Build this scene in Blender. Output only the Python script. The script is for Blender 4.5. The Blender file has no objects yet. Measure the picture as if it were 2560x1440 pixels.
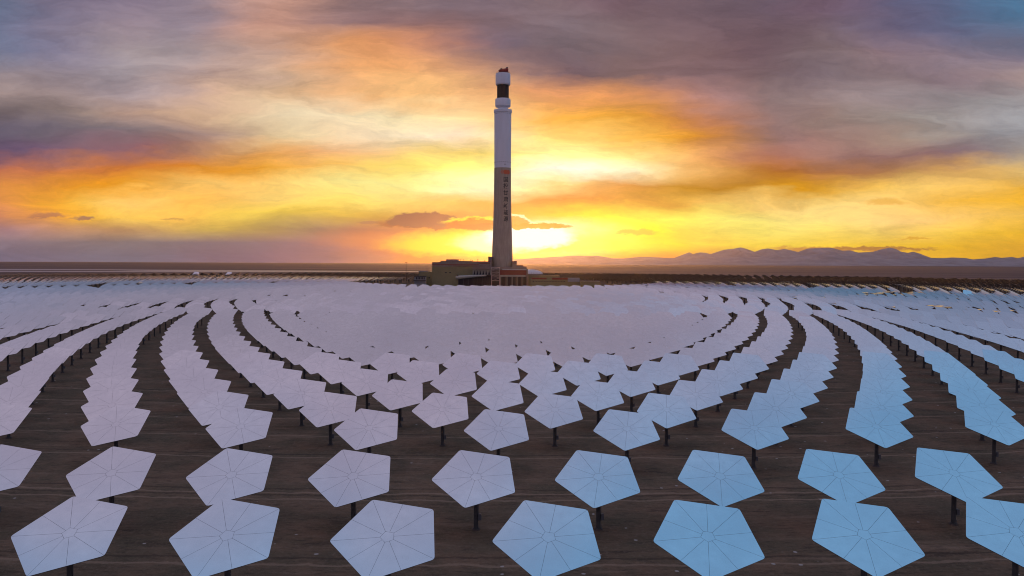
import bpy, bmesh, math, random
import numpy as np
from mathutils import Vector, Matrix

SC = bpy.context.scene
COL = SC.collection
RAD = math.radians
PI = math.pi
random.seed(7)

# ------------------------------------------------------------------ camera
CAM_H = 27.37                    # metres above the ground under the camera
F_PX, PITCH, ROLL = 1994.56, 1.8111, 0.2473
cam_d = bpy.data.cameras.new('camera'); cam = bpy.data.objects.new('camera', cam_d); COL.objects.link(cam)
cam_d.sensor_width = 36.0
cam_d.lens = F_PX / 2560 * 36
cam_d.clip_start = 0.5; cam_d.clip_end = 60000
_p, _r = RAD(PITCH), RAD(ROLL)
_fwd = Vector((0, math.cos(_p), -math.sin(_p)))
_up0 = Vector((0, math.sin(_p), math.cos(_p)))
_x0 = Vector((1, 0, 0))
_xr = _x0 * math.cos(_r) + _up0 * math.sin(_r)
_ur = -_x0 * math.sin(_r) + _up0 * math.cos(_r)
cam.matrix_world = Matrix(((_xr.x, _ur.x, -_fwd.x, 0), (_xr.y, _ur.y, -_fwd.y, 0), (_xr.z, _ur.z, -_fwd.z, CAM_H), (0, 0, 0, 1)))
SC.camera = cam
SC.view_settings.view_transform = 'Standard'
SC.view_settings.look = 'None'
SC.view_settings.exposure = 0.0
SC.view_settings.gamma = 1.0
SC.render.resolution_x, SC.render.resolution_y = 1024, 576
SC.cycles.use_denoising = True
SC.cycles.denoising_prefilter = 'ACCURATE'
SC.cycles.pixel_filter_type = 'BLACKMAN_HARRIS'
SC.cycles.filter_width = 1.05
SC.cycles.max_bounces = 6
SC.cycles.glossy_bounces = 3
SC.cycles.diffuse_bounces = 3
SC.cycles.volume_bounces = 1
SC.cycles.sample_clamp_indirect = 6.0


def lin(c, k=1.0):
    o = []
    for v in c:
        v = v / 255.0
        o.append((v / 12.92 if v <= 0.04045 else ((v + 0.055) / 1.055) ** 2.4) * k)
    return (*o, 1.0)


# ------------------------------------------------------------------ node helper
class NT:
    def __init__(s, tree):
        s.t = tree; s.n = tree.nodes; s.l = tree.links

    def put(s, sock, v):
        if v is None: return
        if hasattr(v, 'is_linked') or isinstance(v, bpy.types.NodeSocket): s.l.new(v, sock)
        else: sock.default_value = v

    def m(s, op, a, b=None, c=None, clamp=False):
        n = s.n.new('ShaderNodeMath'); n.operation = op; n.use_clamp = clamp
        s.put(n.inputs[0], a)
        if b is not None: s.put(n.inputs[1], b)
        if c is not None: s.put(n.inputs[2], c)
        return n.outputs[0]

    def ss(s, v, a, b, lo=0.0, hi=1.0, kind='SMOOTHSTEP'):
        n = s.n.new('ShaderNodeMapRange'); n.interpolation_type = kind; n.clamp = True
        s.put(n.inputs['Value'], v); n.inputs['From Min'].default_value = a; n.inputs['From Max'].default_value = b
        n.inputs['To Min'].default_value = lo; n.inputs['To Max'].default_value = hi
        return n.outputs['Result']

    def mix(s, f, a, b, mode='MIX'):
        n = s.n.new('ShaderNodeMix'); n.data_type = 'RGBA'; n.blend_type = mode; n.clamp_factor = True
        s.put(n.inputs[0], f); s.put(n.inputs[6], a); s.put(n.inputs[7], b)
        return n.outputs[2]

    def vec(s, x, y, z=0.0):
        n = s.n.new('ShaderNodeCombineXYZ'); s.put(n.inputs[0], x); s.put(n.inputs[1], y); s.put(n.inputs[2], z)
        return n.outputs[0]

    def sep(s, v):
        n = s.n.new('ShaderNodeSeparateXYZ'); s.l.new(v, n.inputs[0]); return n.outputs

    def noise(s, v, scale=1.0, detail=4.0, rough=0.5, dist=0.0):
        n = s.n.new('ShaderNodeTexNoise'); s.put(n.inputs['Vector'], v)
        n.inputs['Scale'].default_value = scale; n.inputs['Detail'].default_value = detail
        n.inputs['Roughness'].default_value = rough; n.inputs['Distortion'].default_value = dist
        return n.outputs['Fac'] if 'Fac' in n.outputs else n.outputs[0], n.outputs['Color']

    def ramp(s, f, stops, interp='CARDINAL'):
        n = s.n.new('ShaderNodeValToRGB'); r = n.color_ramp; r.interpolation = interp
        while len(r.elements) < len(stops): r.elements.new(0.5)
        for e, (p, c) in zip(r.elements, stops): e.position = p; e.color = c
        s.put(n.inputs[0], f)
        return n.outputs[0]


# ------------------------------------------------------------------ sky
SUN_EL, SUN_AZ = 1.9, 1.1        # the sun stands just right of the tower, low over the plain
W = bpy.data.worlds.new('World'); SC.world = W; W.use_nodes = True
w = NT(W.node_tree); w.n.clear()
tc = w.n.new('ShaderNodeTexCoord')
dx, dy, dz = w.sep(tc.outputs['Generated'])
ym = w.m('MAXIMUM', dy, 0.2)
U = w.m('DIVIDE', dx, ym)
V = w.m('DIVIDE', dz, ym)
# slow warp + fine wisps, both drawn out along the horizon
_, wc = w.noise(w.vec(w.m('MULTIPLY', U, 2.2), w.m('MULTIPLY', V, 9.0)), 1.0, 5, 0.55)
wr, wg, wb = w.sep(wc)
_, wc2 = w.noise(w.vec(w.m('MULTIPLY', U, 9.0), w.m('MULTIPLY', V, 30.0), 3.3), 1.0, 6, 0.6)
w2r, w2g, w2b = w.sep(wc2)
damp = w.ss(V, 0.0, 0.10)
Uw = w.m('ADD', U, w.m('MULTIPLY', w.m('SUBTRACT', wr, 0.5), 0.18))
Uw = w.m('ADD', Uw, w.m('MULTIPLY', w.m('SUBTRACT', w2r, 0.5), 0.09))
Vw = w.m('ADD', V, w.m('MULTIPLY', w.m('MULTIPLY', w.m('SUBTRACT', wg, 0.5), 0.060), damp))
Vw = w.m('ADD', Vw, w.m('MULTIPLY', w.m('MULTIPLY', w.m('SUBTRACT', w2g, 0.5), 0.036), damp))
SKY = {
 0: [(104,117,145),(119,112,135),(138,125,145),(154,135,144),(187,144,131),(150,121,121),(131,111,119),(121,105,117),(119,102,111),(112,91,103),(110,92,103),(101,86,101),(107,88,106),(97,94,122),(87,101,133),(76,114,148)],
 60: [(107,118,147),(124,119,143),(144,129,142),(150,133,144),(189,144,130),(151,120,121),(141,109,111),(125,103,111),(122,108,119),(118,102,110),(113,93,102),(105,86,97),(112,96,109),(107,100,126),(101,105,135),(94,105,131)],
 120: [(111,119,146),(129,124,147),(151,139,146),(161,144,147),(189,151,134),(211,148,103),(195,134,104),(123,100,111),(105,95,107),(112,96,104),(116,94,100),(106,86,96),(122,105,111),(141,119,128),(132,119,134),(125,115,132)],
 180: [(142,129,135),(149,137,146),(168,156,162),(183,158,153),(203,166,144),(224,163,113),(220,157,107),(175,133,113),(111,92,103),(118,98,103),(121,98,105),(112,93,100),(123,108,117),(136,120,125),(144,125,133),(164,143,142)],
 235: [(162,143,141),(164,146,147),(175,157,160),(197,164,145),(219,184,149),(243,188,135),(247,192,128),(236,179,124),(217,152,107),(218,147,94),(184,136,128),(141,118,120),(146,127,128),(150,137,141),(147,142,145),(157,153,157)],
 290: [(112,100,104),(149,130,124),(188,156,139),(202,171,141),(226,206,172),(235,216,179),(240,222,174),(246,213,154),(243,182,96),(237,166,57),(208,136,80),(152,118,113),(149,129,124),(156,148,145),(161,157,160),(161,162,168)],
 340: [(99,92,109),(119,109,118),(137,121,123),(173,145,131),(222,197,155),(244,219,180),(238,222,190),(240,216,182),(249,224,142),(253,206,109),(225,152,43),(153,114,101),(159,126,120),(163,143,132),(147,143,145),(154,154,161)],
 390: [(107,87,116),(128,97,112),(147,102,101),(192,140,101),(231,165,90),(241,188,131),(242,211,130),(245,224,120),(255,250,159),(252,241,155),(245,188,111),(183,124,94),(153,113,105),(144,109,107),(131,111,117),(163,153,145)],
 430: [(186,109,77),(199,118,63),(203,119,51),(216,137,38),(235,164,54),(242,193,99),(247,237,120),(254,255,158),(255,255,236),(248,247,209),(238,195,126),(184,121,52),(171,111,66),(176,128,83),(213,165,98),(224,188,114)],
 470: [(205,130,66),(228,148,49),(243,163,38),(252,196,100),(253,208,114),(252,235,142),(252,251,165),(253,253,202),(245,235,160),(213,161,95),(182,130,34),(184,128,30),(227,163,34),(249,201,98),(250,201,104),(233,173,46)],
 505: [(227,143,80),(255,182,51),(255,205,105),(254,191,87),(252,209,111),(247,222,113),(237,205,108),(227,170,79),(204,131,58),(208,146,58),(222,171,67),(246,205,112),(255,222,132),(255,212,121),(247,191,79),(236,176,38)],
 540: [(224,143,103),(255,176,55),(255,203,84),(253,197,84),(243,207,82),(220,184,75),(193,149,70),(200,135,70),(231,191,38),(239,230,54),(241,240,102),(248,233,124),(252,228,129),(252,211,127),(249,201,109),(248,196,84)],
 575: [(167,126,129),(201,148,113),(200,155,104),(198,164,83),(184,156,82),(131,113,104),(151,98,78),(230,181,46),(250,245,201),(244,240,70),(233,224,78),(240,227,104),(248,221,102),(252,214,101),(248,203,70),(242,187,30)],
 610: [(126,112,127),(131,118,127),(120,113,120),(110,104,117),(110,99,122),(131,96,117),(201,110,54),(250,198,62),(248,233,191),(234,215,38),(225,206,54),(237,214,62),(249,216,58),(250,203,38),(238,186,22),(230,171,22)],
 645: [(107,103,128),(111,107,129),(104,105,127),(106,98,124),(110,94,124),(131,98,116),(187,106,62),(240,131,34),(233,151,30),(215,131,38),(206,119,58),(217,158,58),(228,163,46),(233,168,38),(233,174,30),(231,170,22)],
}
facU = w.m('DIVIDE', w.m('ADD', Uw, 0.6417), 1.2835)
rows = sorted(SKY)
vrow = [math.tan(math.atan((720 - y) / F_PX) - RAD(PITCH)) for y in rows]
front = None
for i, y in reversed(list(enumerate(rows))):
    c = w.ramp(facU, [(k / 15.0, lin(q)) for k, q in enumerate(SKY[y])])
    if front is None: front = c
    else: front = w.mix(w.ss(Vw, vrow[i + 1], vrow[i], kind='LINEAR'), front, c)
# wisps lighten and darken the cloud deck
nf, _ = w.noise(w.vec(w.m('MULTIPLY', Uw, 7.0), w.m('MULTIPLY', Vw, 30.0), 7.7), 1.0, 10, 0.70, 0.4)
front = w.mix(1.0, front, w.mix(w.ss(nf, 0.25, 0.75, kind='LINEAR'), (0.68, 0.67, 0.69, 1), (1.31, 1.30, 1.26, 1)), 'MULTIPLY')


def pxU(x): return (x - 1280) / F_PX
def pxV(y): return math.tan(math.atan((720 - y) / F_PX) - RAD(PITCH))


# the glow round the low sun
su, sv = pxU(1318), pxV(603)
gd = w.m('SQRT', w.m('ADD', w.m('POWER', w.m('MULTIPLY', w.m('SUBTRACT', U, su), 1.0), 2.0), w.m('POWER', w.m('MULTIPLY', w.m('SUBTRACT', V, sv), 2.1), 2.0)))
glow = w.m('POWER', w.ss(gd, 0.0, 0.085, 1.0, 0.0), 1.3)
front = w.mix(1.0, front, w.mix(glow, (0, 0, 0, 1), (0.25, 0.22, 0.15, 1)), 'ADD')
glow2 = w.ss(gd, 0.02, 0.15, 1.0, 0.0)
front = w.mix(w.m('MULTIPLY', glow2, 0.15), front, lin((255, 225, 30)))
# small separate clouds: (px x, px y, half width, half height, colour, strength)
_, cc = w.noise(w.vec(w.m('MULTIPLY', U, 60.0), w.m('MULTIPLY', V, 150.0), 1.1), 1.0, 5, 0.6)
cr, cg, cb = w.sep(cc)
Uc = w.m('ADD', U, w.m('MULTIPLY', w.m('SUBTRACT', cr, 0.5), 0.026))
Vc = w.m('ADD', V, w.m('MULTIPLY', w.m('SUBTRACT', cg, 0.5), 0.013))


def cloudlet(front, x, y, a, b, col, k=1.0, soft=0.35, rim=None):
    du = w.m('DIVIDE', w.m('SUBTRACT', Uc, pxU(x)), a / F_PX)
    dv = w.m('DIVIDE', w.m('SUBTRACT', Vc, pxV(y)), b / F_PX)
    # flat underside: below the centre line the cloud is cut shorter
    dv = w.m('MULTIPLY', dv, w.m('ADD', 1.0, w.m('MULTIPLY', w.m('LESS_THAN', dv, 0.0), 0.7)))
    d = w.m('SQRT', w.m('ADD', w.m('POWER', du, 2.0), w.m('POWER', dv, 2.0)))
    if rim:
        front = w.mix(w.m('MULTIPLY', w.ss(d, 1.32, 1.0), w.ss(dv, 0.1, 0.5)), front, rim)
    return w.mix(w.m('MULTIPLY', w.ss(d, 1.0 + soft * 0.5, 1.0 - soft * 0.5), k), front, col)


CL = [(1010, 604, 190, 36, (188, 112, 72), .75, 1.2, None), (1215, 616, 230, 42, (255, 214, 10), .95, .7, None), (1500, 612, 150, 34, (255, 236, 40), .6, 1.2, None),
      (1255, 612, 110, 36, (255, 246, 190), 1.0, .7, None), (1322, 598, 108, 40, (255, 252, 245), 1.0, .45, None),
      (1110, 562, 160, 18, (128, 70, 50), .97, .3, None), (1060, 556, 92, 24, (104, 68, 70), .97, .22, None),
      (1190, 564, 75, 18, (150, 76, 26), .94, .4, (255, 232, 60)),
      (1335, 567, 88, 9, (172, 120, 8), 1.0, .3, (255, 250, 190)), (1283, 560, 42, 19, (182, 118, 18), .95, .35, (255, 252, 215)),
      (922, 561, 26, 5, (150, 105, 90), .7, .6, None), (125, 545, 48, 8, (170, 110, 90), .7, .8, None),
      (212, 551, 26, 7, (150, 105, 95), .8, .7, None), (430, 552, 24, 4, (190, 140, 80), .6, .9, None),
      (1590, 581, 52, 9, (222, 180, 60), .8, .6, None), (2100, 621, 170, 8, (180, 120, 60), .85, .5, None),
      (2190, 618.5, 140, 4.5, (170, 118, 50), .9, .5, None), (2290, 591, 40, 3.5, (225, 165, 40), .8, .6, None),
      (2210, 503, 50, 10, (240, 180, 75), .7, .8, None)]
for c in CL: front = cloudlet(front, c[0], c[1], c[2], c[3], lin(c[4]), c[5], c[6], lin(c[7], 1.15) if c[7] else None)
# overhead: thinning lavender deck with blue showing through, bluer to the right and straight up
un, _ = w.noise(w.vec(w.m('MULTIPLY', dx, 2.6), w.m('MULTIPLY', dy, 2.6), 5.0), 1.0, 4, 0.5)
bf = w.m('ADD', w.m('MULTIPLY', w.m('SUBTRACT', un, 0.5), 0.9), w.m('ADD', w.m('MULTIPLY', w.m('MAXIMUM', dx, -0.15), 1.15), w.m('MULTIPLY', w.m('SUBTRACT', 0.40, w.m('MAXIMUM', dy, 0.24)), 2.8)))
bf = w.m('SUBTRACT', bf, w.ss(dy, 0.24, -0.15, 0.0, 0.75))
lav = lin((158, 147, 169)); blu = lin((106, 150, 192))
upper = w.mix(w.ss(bf, -0.34, 0.60), lav, blu)
un2, _ = w.noise(w.vec(w.m('MULTIPLY', dx, 8.0), w.m('MULTIPLY', dy, 16.0), 9.0), 1.0, 7, 0.66)
upper = w.mix(1.0, upper, w.mix(w.ss(un2, 0.25, 0.75, kind='LINEAR'), (0.82, 0.82, 0.85, 1), (1.18, 1.17, 1.14, 1)), 'MULTIPLY')
upper = w.mix(1.0, upper, w.mix(w.m('MULTIPLY', w.ss(dy, 0.505, 0.575), w.ss(dx, 0.42, 0.12)), (1, 1, 1, 1), (0.84, 0.85, 0.84, 1)), 'MULTIPLY')   # added dark band high out of view, greys the middle mirrors' reflections
st = w.n.new('ShaderNodeTexSky'); st.sky_type = 'NISHITA'; st.sun_disc = False
st.sun_elevation = RAD(SUN_EL); st.sun_rotation = RAD(SUN_AZ)
upper = w.mix(1.0, upper, w.mix(1.0, st.outputs[0], (0.015, 0.015, 0.015, 1), 'MULTIPLY'), 'ADD')
rear = w.mix(w.ss(dz, 0.0, 0.5), lin((150, 140, 166)), lin((148, 148, 180)))
caz = w.m('DIVIDE', dy, w.m('SQRT', w.m('ADD', w.m('ADD', w.m('MULTIPLY', dx, dx), w.m('MULTIPLY', dy, dy)), 0.0001)))
low = w.mix(w.ss(caz, 0.83, 0.56), front, rear)          # the sunset colours stay round the sun
sky = w.mix(w.ss(dz, 0.36, 0.72), low, upper)
sky = w.mix(w.ss(dz, -0.001, -0.02), sky, lin((90, 72, 72)))
bg = w.n.new('ShaderNodeBackground'); w.l.new(sky, bg.inputs[0]); bg.inputs[1].default_value = 1.0
wo = w.n.new('ShaderNodeOutputWorld'); w.l.new(bg.outputs[0], wo.inputs[0])

sun_d = bpy.data.lights.new('sun', 'SUN'); sun = bpy.data.objects.new('sun', sun_d); COL.objects.link(sun)
sun_d.energy = 2.0; sun_d.angle = RAD(0.5); sun_d.color = (1.0, 0.42, 0.12)
_sd = Vector((math.sin(RAD(SUN_AZ)) * math.cos(RAD(SUN_EL)), math.cos(RAD(SUN_AZ)) * math.cos(RAD(SUN_EL)), math.sin(RAD(SUN_EL))))
sun.rotation_euler = _sd.to_track_quat('Z', 'Y').to_euler()


# ------------------------------------------------------------------ small helpers
def tag(o, label=None, cat=None, group=None, kind=None):
    if label: o['label'] = label
    if cat: o['category'] = cat
    if group: o['group'] = group
    if kind: o['kind'] = kind
    return o


def empty(name, loc, rz=0.0):
    o = bpy.data.objects.new(name, None); COL.objects.link(o)
    o.location = loc; o.rotation_euler = (0, 0, rz); o.empty_display_size = 0.5
    return o


def add_mesh(name, me, parent=None):
    o = bpy.data.objects.new(name, me); COL.objects.link(o)
    if parent: o.parent = parent
    return o


class MB:
    def __init__(s): s.v = []; s.f = []; s.mi = []; s.sm = []

    def poly(s, pts, mi=0, sm=False):
        b = len(s.v); s.v += [tuple(p) for p in pts]; s.f.append(list(range(b, b + len(pts)))); s.mi.append(mi); s.sm.append(sm)

    def faces(s, vs, fs, mi=0, sm=False):
        b = len(s.v); s.v += [tuple(p) for p in vs]
        for f in fs: s.f.append([b + i for i in f]); s.mi.append(mi); s.sm.append(sm)

    def box(s, x0, x1, y0, y1, z0, z1, mi=0):
        s.faces([(x0, y0, z0), (x1, y0, z0), (x1, y1, z0), (x0, y1, z0), (x0, y0, z1), (x1, y0, z1), (x1, y1, z1), (x0, y1, z1)],
                [(0, 3, 2, 1), (4, 5, 6, 7), (0, 1, 5, 4), (1, 2, 6, 5), (2, 3, 7, 6), (3, 0, 4, 7)], mi)

    def bar(s, a, b, r, n=6, r2=None, mi=0, cap=True):
        a, b = Vector(a), Vector(b); d = (b - a).normalized()
        t = Vector((0, 0, 1)) if abs(d.z) < 0.9 else Vector((1, 0, 0))
        p = d.cross(t).normalized(); q = d.cross(p)
        r2 = r if r2 is None else r2
        vs = []
        for c, rr in ((a, r), (b, r2)):
            for k in range(n):
                an = 2 * PI * k / n; vs.append(c + (p * math.cos(an) + q * math.sin(an)) * rr)
        fs = [(k, (k + 1) % n, n + (k + 1) % n, n + k) for k in range(n)]
        s.faces(vs, [tuple(reversed(f)) for f in fs], mi, n > 8)
        if cap:
            s.faces(vs[:n], [tuple(range(n))], mi); s.faces(vs[n:], [tuple(reversed(range(n)))], mi)

    def lathe(s, prof, cx=0, cy=0, n=64, mi=0, cap=True):
        vs = []
        for r, z in prof:
            for k in range(n):
                an = 2 * PI * k / n; vs.append((cx + r * math.cos(an), cy + r * math.sin(an), z))
        fs = []
        for j in range(len(prof) - 1):
            for k in range(n):
                a = j * n + k; b = j * n + (k + 1) % n
                fs.append((a, b, b + n, a + n))
        s.faces(vs, fs, mi, True)
        if cap:
            s.faces(vs[-n:], [tuple(range(n))], mi)

    def mesh(s, name, mats):
        me = bpy.data.meshes.new(name); me.from_pydata(s.v, [], s.f)
        for m in (mats if isinstance(mats, (list, tuple)) else [mats]): me.materials.append(m)
        me.polygons.foreach_set('material_index', s.mi)
        me.polygons.foreach_set('use_smooth', s.sm)
        if any(s.sm): me.set_sharp_from_angle(angle=math.radians(28))
        me.update(); return me

    def build(s, name, mats, parent=None): return add_mesh(name, s.mesh(name, mats), parent)


def material(name, col, rough=0.8, metal=0.0, var=0.0, vscale=1.0, spec=0.3, bump=0.0, bscale=5.0, stretch=None):
    m = bpy.data.materials.new(name); m.use_nodes = True
    t = NT(m.node_tree); b = t.n['Principled BSDF']
    c = lin(col) if max(col) > 1.001 else (*col, 1)
    b.inputs['Roughness'].default_value = rough; b.inputs['Metallic'].default_value = metal
    b.inputs['Specular IOR Level'].default_value = spec
    g = t.n.new('ShaderNodeNewGeometry')
    pos = g.outputs['Position']
    if stretch:
        x, y, z = t.sep(pos); pos = t.vec(t.m('MULTIPLY', x, stretch[0]), t.m('MULTIPLY', y, stretch[1]), t.m('MULTIPLY', z, stretch[2]))
    if var:
        f, _ = t.noise(pos, vscale, 6, 0.6)
        cc = t.mix(t.ss(f, 0.3, 0.7, kind='LINEAR'), tuple(v * (1 - var) for v in c[:3]) + (1,), tuple(min(1, v * (1 + var)) for v in c[:3]) + (1,))
        t.l.new(cc, b.inputs['Base Color'])
    else: b.inputs['Base Color'].default_value = c
    if bump:
        f, _ = t.noise(pos, bscale, 5, 0.6)
        bn = t.n.new('ShaderNodeBump'); bn.inputs['Strength'].default_value = bump; bn.inputs['Distance'].default_value = 0.1
        t.l.new(f, bn.inputs['Height']); t.l.new(bn.outputs[0], b.inputs['Normal'])
    return m


M_MIRROR = bpy.data.materials.new('mirror_glass'); M_MIRROR.use_nodes = True
t = NT(M_MIRROR.node_tree); b = t.n['Principled BSDF']
b.inputs['Metallic'].default_value = 1.0; b.inputs['Roughness'].default_value = 0.06
g = t.n.new('ShaderNodeNewGeometry')
f, _ = t.noise(g.outputs['Position'], 0.9, 5, 0.6)
t.l.new(t.mix(t.ss(f, 0.3, 0.75, kind='LINEAR'), (0.93, 0.935, 0.94, 1), (0.86, 0.865, 0.87, 1)), b.inputs['Base Color'])
t.l.new(t.ss(f, 0.3, 0.8, 0.03, 0.14, kind='LINEAR'), b.inputs['Roughness'])
# a film of dust that shows at grazing angles
lw = t.n.new('ShaderNodeLayerWeight'); lw.inputs['Blend'].default_value = 0.5
df = t.n.new('ShaderNodeBsdfDiffuse'); df.inputs['Color'].default_value = (0.62, 0.58, 0.55, 1)
mx = t.n.new('ShaderNodeMixShader')
t.l.new(t.m('MULTIPLY', t.m('POWER', lw.outputs['Facing'], 5.0), 0.75, clamp=True), mx.inputs[0])
t.l.new(b.outputs[0], mx.inputs[1]); t.l.new(df.outputs[0], mx.inputs[2])
t.l.new(mx.outputs[0], t.n['Material Output'].inputs['Surface'])
M_BACK = material('galvanised_dark', (0.10, 0.10, 0.105), 0.55, 0.3, 0.2, 3.0)
M_EDGE = material('facet_edge', (0.16, 0.16, 0.17), 0.75, 0.0, spec=0.1)
M_POST = material('post_steel', (0.075, 0.072, 0.07), 0.6, 0.2, 0.25, 2.0)
M_CONC = material('pad_concrete', (0.13, 0.10, 0.085), 0.9, 0, 0.2, 4.0)
M_BOX = material('cabinet_paint', (0.12, 0.12, 0.125), 0.5, 0, 0.1, 4)

# ------------------------------------------------------------------ ground shape
SL = 0.0055
TX, TY = -9.144, 741.6          # tower foot


def S(y):
    if y < 850: return max(y, -600)
    return 850 + 350 * (1 - math.exp(-(y - 850) / 350.0))


def gz(x, y): return SL * S(y) - 0.0007 * max(-900, min(900, x))


def ray(px, py):
    a, bb = px - 1280, py - 720
    u = (a * math.cos(_r) + bb * math.sin(_r)) / F_PX; v = (-a * math.sin(_r) + bb * math.cos(_r)) / F_PX
    return Vector((u, math.cos(_p) - v * math.sin(_p), -math.sin(_p) - v * math.cos(_p)))


def at(px, py, Y):               # a photo direction carried out to the depth Y
    d = ray(px, py); k = Y / d.y
    return Vector((d.x * k, Y, CAM_H + d.z * k))


def on_ground(px, py, dz=0.0):
    d = ray(px, py); t0, t1 = 5.0, 60000.0
    for _ in range(60):
        m_ = (t0 + t1) / 2; P = d * m_
        if CAM_H + P.z > gz(P.x, P.y) + dz: t0 = m_
        else: t1 = m_
    P = d * t0; return Vector((P.x, P.y, gz(P.x, P.y) + dz))


def px_of(x, y, z):
    z -= CAM_H
    fw = y * math.cos(_p) - z * math.sin(_p); up = y * math.sin(_p) + z * math.cos(_p)
    if fw < 1: return (1e9, 1e9)
    u = F_PX * x / fw; v = -F_PX * up / fw
    return 1280 + u * math.cos(_r) - v * math.sin(_r), 720 + u * math.sin(_r) + v * math.cos(_r)


# ------------------------------------------------------------------ ground
m = bpy.data.materials.new('desert_soil'); m.use_nodes = True; t = NT(m.node_tree); b = t.n['Principled BSDF']
b.inputs['Roughness'].default_value = 0.95; b.inputs['Specular IOR Level'].default_value = 0.1
g = t.n.new('ShaderNodeNewGeometry'); x, y, z = t.sep(g.outputs['Position'])
rx = t.m('SUBTRACT', x, TX); ry = t.m('SUBTRACT', y, TY)
rr = t.m('SQRT', t.m('ADD', t.m('MULTIPLY', rx, rx), t.m('MULTIPLY', ry, ry)))
th = t.m('ARCTAN2', rx, t.m('MULTIPLY', ry, -1.0))
arc = t.vec(t.m('MULTIPLY', rr, 0.40), t.m('MULTIPLY', th, 60.0))
n1, _ = t.noise(arc, 1.0, 8, 0.65, 0.3)                      # grading and wheel marks follow the mirror rings
n2, _ = t.noise(t.vec(t.m('MULTIPLY', rr, 2.2), t.m('MULTIPLY', th, 330.0)), 1.0, 5, 0.7)
n3, _ = t.noise(g.outputs['Position'], 0.13, 8, 0.68)
n4, _ = t.noise(g.outputs['Position'], 2.3, 6, 0.7)
soil = t.mix(t.ss(n3, 0.36, 0.64), (0.125, 0.098, 0.062, 1), (0.210, 0.134, 0.085, 1))
soil = t.mix(t.m('MULTIPLY', t.ss(n1, 0.52, 0.72), t.ss(n3, 0.3, 0.6, 0.35, 1.0)), soil, (0.27, 0.185, 0.125, 1))
soil = t.mix(t.ss(n1, 0.46, 0.28), soil, (0.085, 0.060, 0.042, 1))
soil = t.mix(t.m('MULTIPLY', t.ss(n2, 0.47, 0.68), 0.65), soil, (0.06, 0.046, 0.036, 1))
soil = t.mix(t.m('MULTIPLY', t.ss(n4, 0.45, 0.75), 0.55), soil, (0.26, 0.19, 0.135, 1))
n5, _ = t.noise(g.outputs['Position'], 7.0, 3, 0.7)
soil = t.mix(t.m('MULTIPLY', t.ss(n5, 0.55, 0.72), 0.5), soil, (0.05, 0.037, 0.028, 1))
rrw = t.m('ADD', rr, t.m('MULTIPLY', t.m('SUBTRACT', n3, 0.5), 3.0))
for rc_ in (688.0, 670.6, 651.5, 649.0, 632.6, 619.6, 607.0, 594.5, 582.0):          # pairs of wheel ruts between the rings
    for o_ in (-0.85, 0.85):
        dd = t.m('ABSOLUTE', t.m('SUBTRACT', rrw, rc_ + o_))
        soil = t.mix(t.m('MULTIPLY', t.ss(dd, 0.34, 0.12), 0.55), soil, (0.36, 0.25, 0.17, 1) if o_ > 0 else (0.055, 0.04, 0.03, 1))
vo = t.n.new('ShaderNodeTexVoronoi'); t.l.new(g.outputs['Position'], vo.inputs['Vector']); vo.inputs['Scale'].default_value = 0.33
vn, _ = t.noise(g.outputs['Position'], 3.0, 3, 0.6)
soil = t.mix(t.m('MULTIPLY', t.ss(t.m('ADD', vo.outputs['Distance'], t.m('MULTIPLY', vn, 0.08)), 0.115, 0.085), 0.8), soil, (0.55, 0.50, 0.46, 1))
# the open gravel plain beyond the field
fn, _ = t.noise(t.vec(t.m('MULTIPLY', x, 0.0012), t.m('MULTIPLY', y, 0.009)), 1.0, 8, 0.65)
far = t.mix(t.ss(fn, 0.35, 0.65), (0.065, 0.047, 0.052, 1), (0.17, 0.122, 0.115, 1))
soil = t.mix(t.ss(y, 900, 1400), soil, far)
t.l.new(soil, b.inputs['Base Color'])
bn = t.n.new('ShaderNodeBump'); bn.inputs['Strength'].default_value = 0.9; bn.inputs['Distance'].default_value = 0.25
t.l.new(t.m('ADD', n1, t.m('MULTIPLY', n4, 0.5)), bn.inputs['Height']); t.l.new(bn.outputs[0], b.inputs['Normal'])
M_SOIL = m
NA, radii = 160, [0.0] + list(np.geomspace(12, 17500, 150))
vs = [(0, 0, gz(0, 0))]; fs = []
for r in radii[1:]:
    for k in range(NA):
        a = 2 * PI * k / NA; X, Y = r * math.sin(a), r * math.cos(a); vs.append((X, Y, gz(X, Y)))
for k in range(NA): fs.append((0, 1 + (k + 1) % NA, 1 + k))
for j in range(len(radii) - 2):
    for k in range(NA):
        a = 1 + j * NA + k; c = 1 + j * NA + (k + 1) % NA
        fs.append((a, c, c + NA, a + NA))
mb = MB(); mb.faces(vs, fs, 0, True)
tag(mb.build('ground', M_SOIL), kind='structure')
# pale evaporation pond on the plain behind the field, left
pp = [on_ground(-1500, 670.5, 0.25), on_ground(-1500, 676, 0.25), on_ground(0, 680, 0.25), on_ground(500, 680.6, 0.25), on_ground(1085, 680.2, 0.25), on_ground(1088, 678.2, 0.25), on_ground(700, 675.8, 0.25), on_ground(0, 672, 0.25)]
M_WATER = material('pale_pond', (0.26, 0.215, 0.22), 0.38, 0, 0.1, 0.02, 0.6)
mb = MB(); mb.poly(list(reversed(pp))); tag(mb.build('pond', M_WATER), kind='structure')

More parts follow.
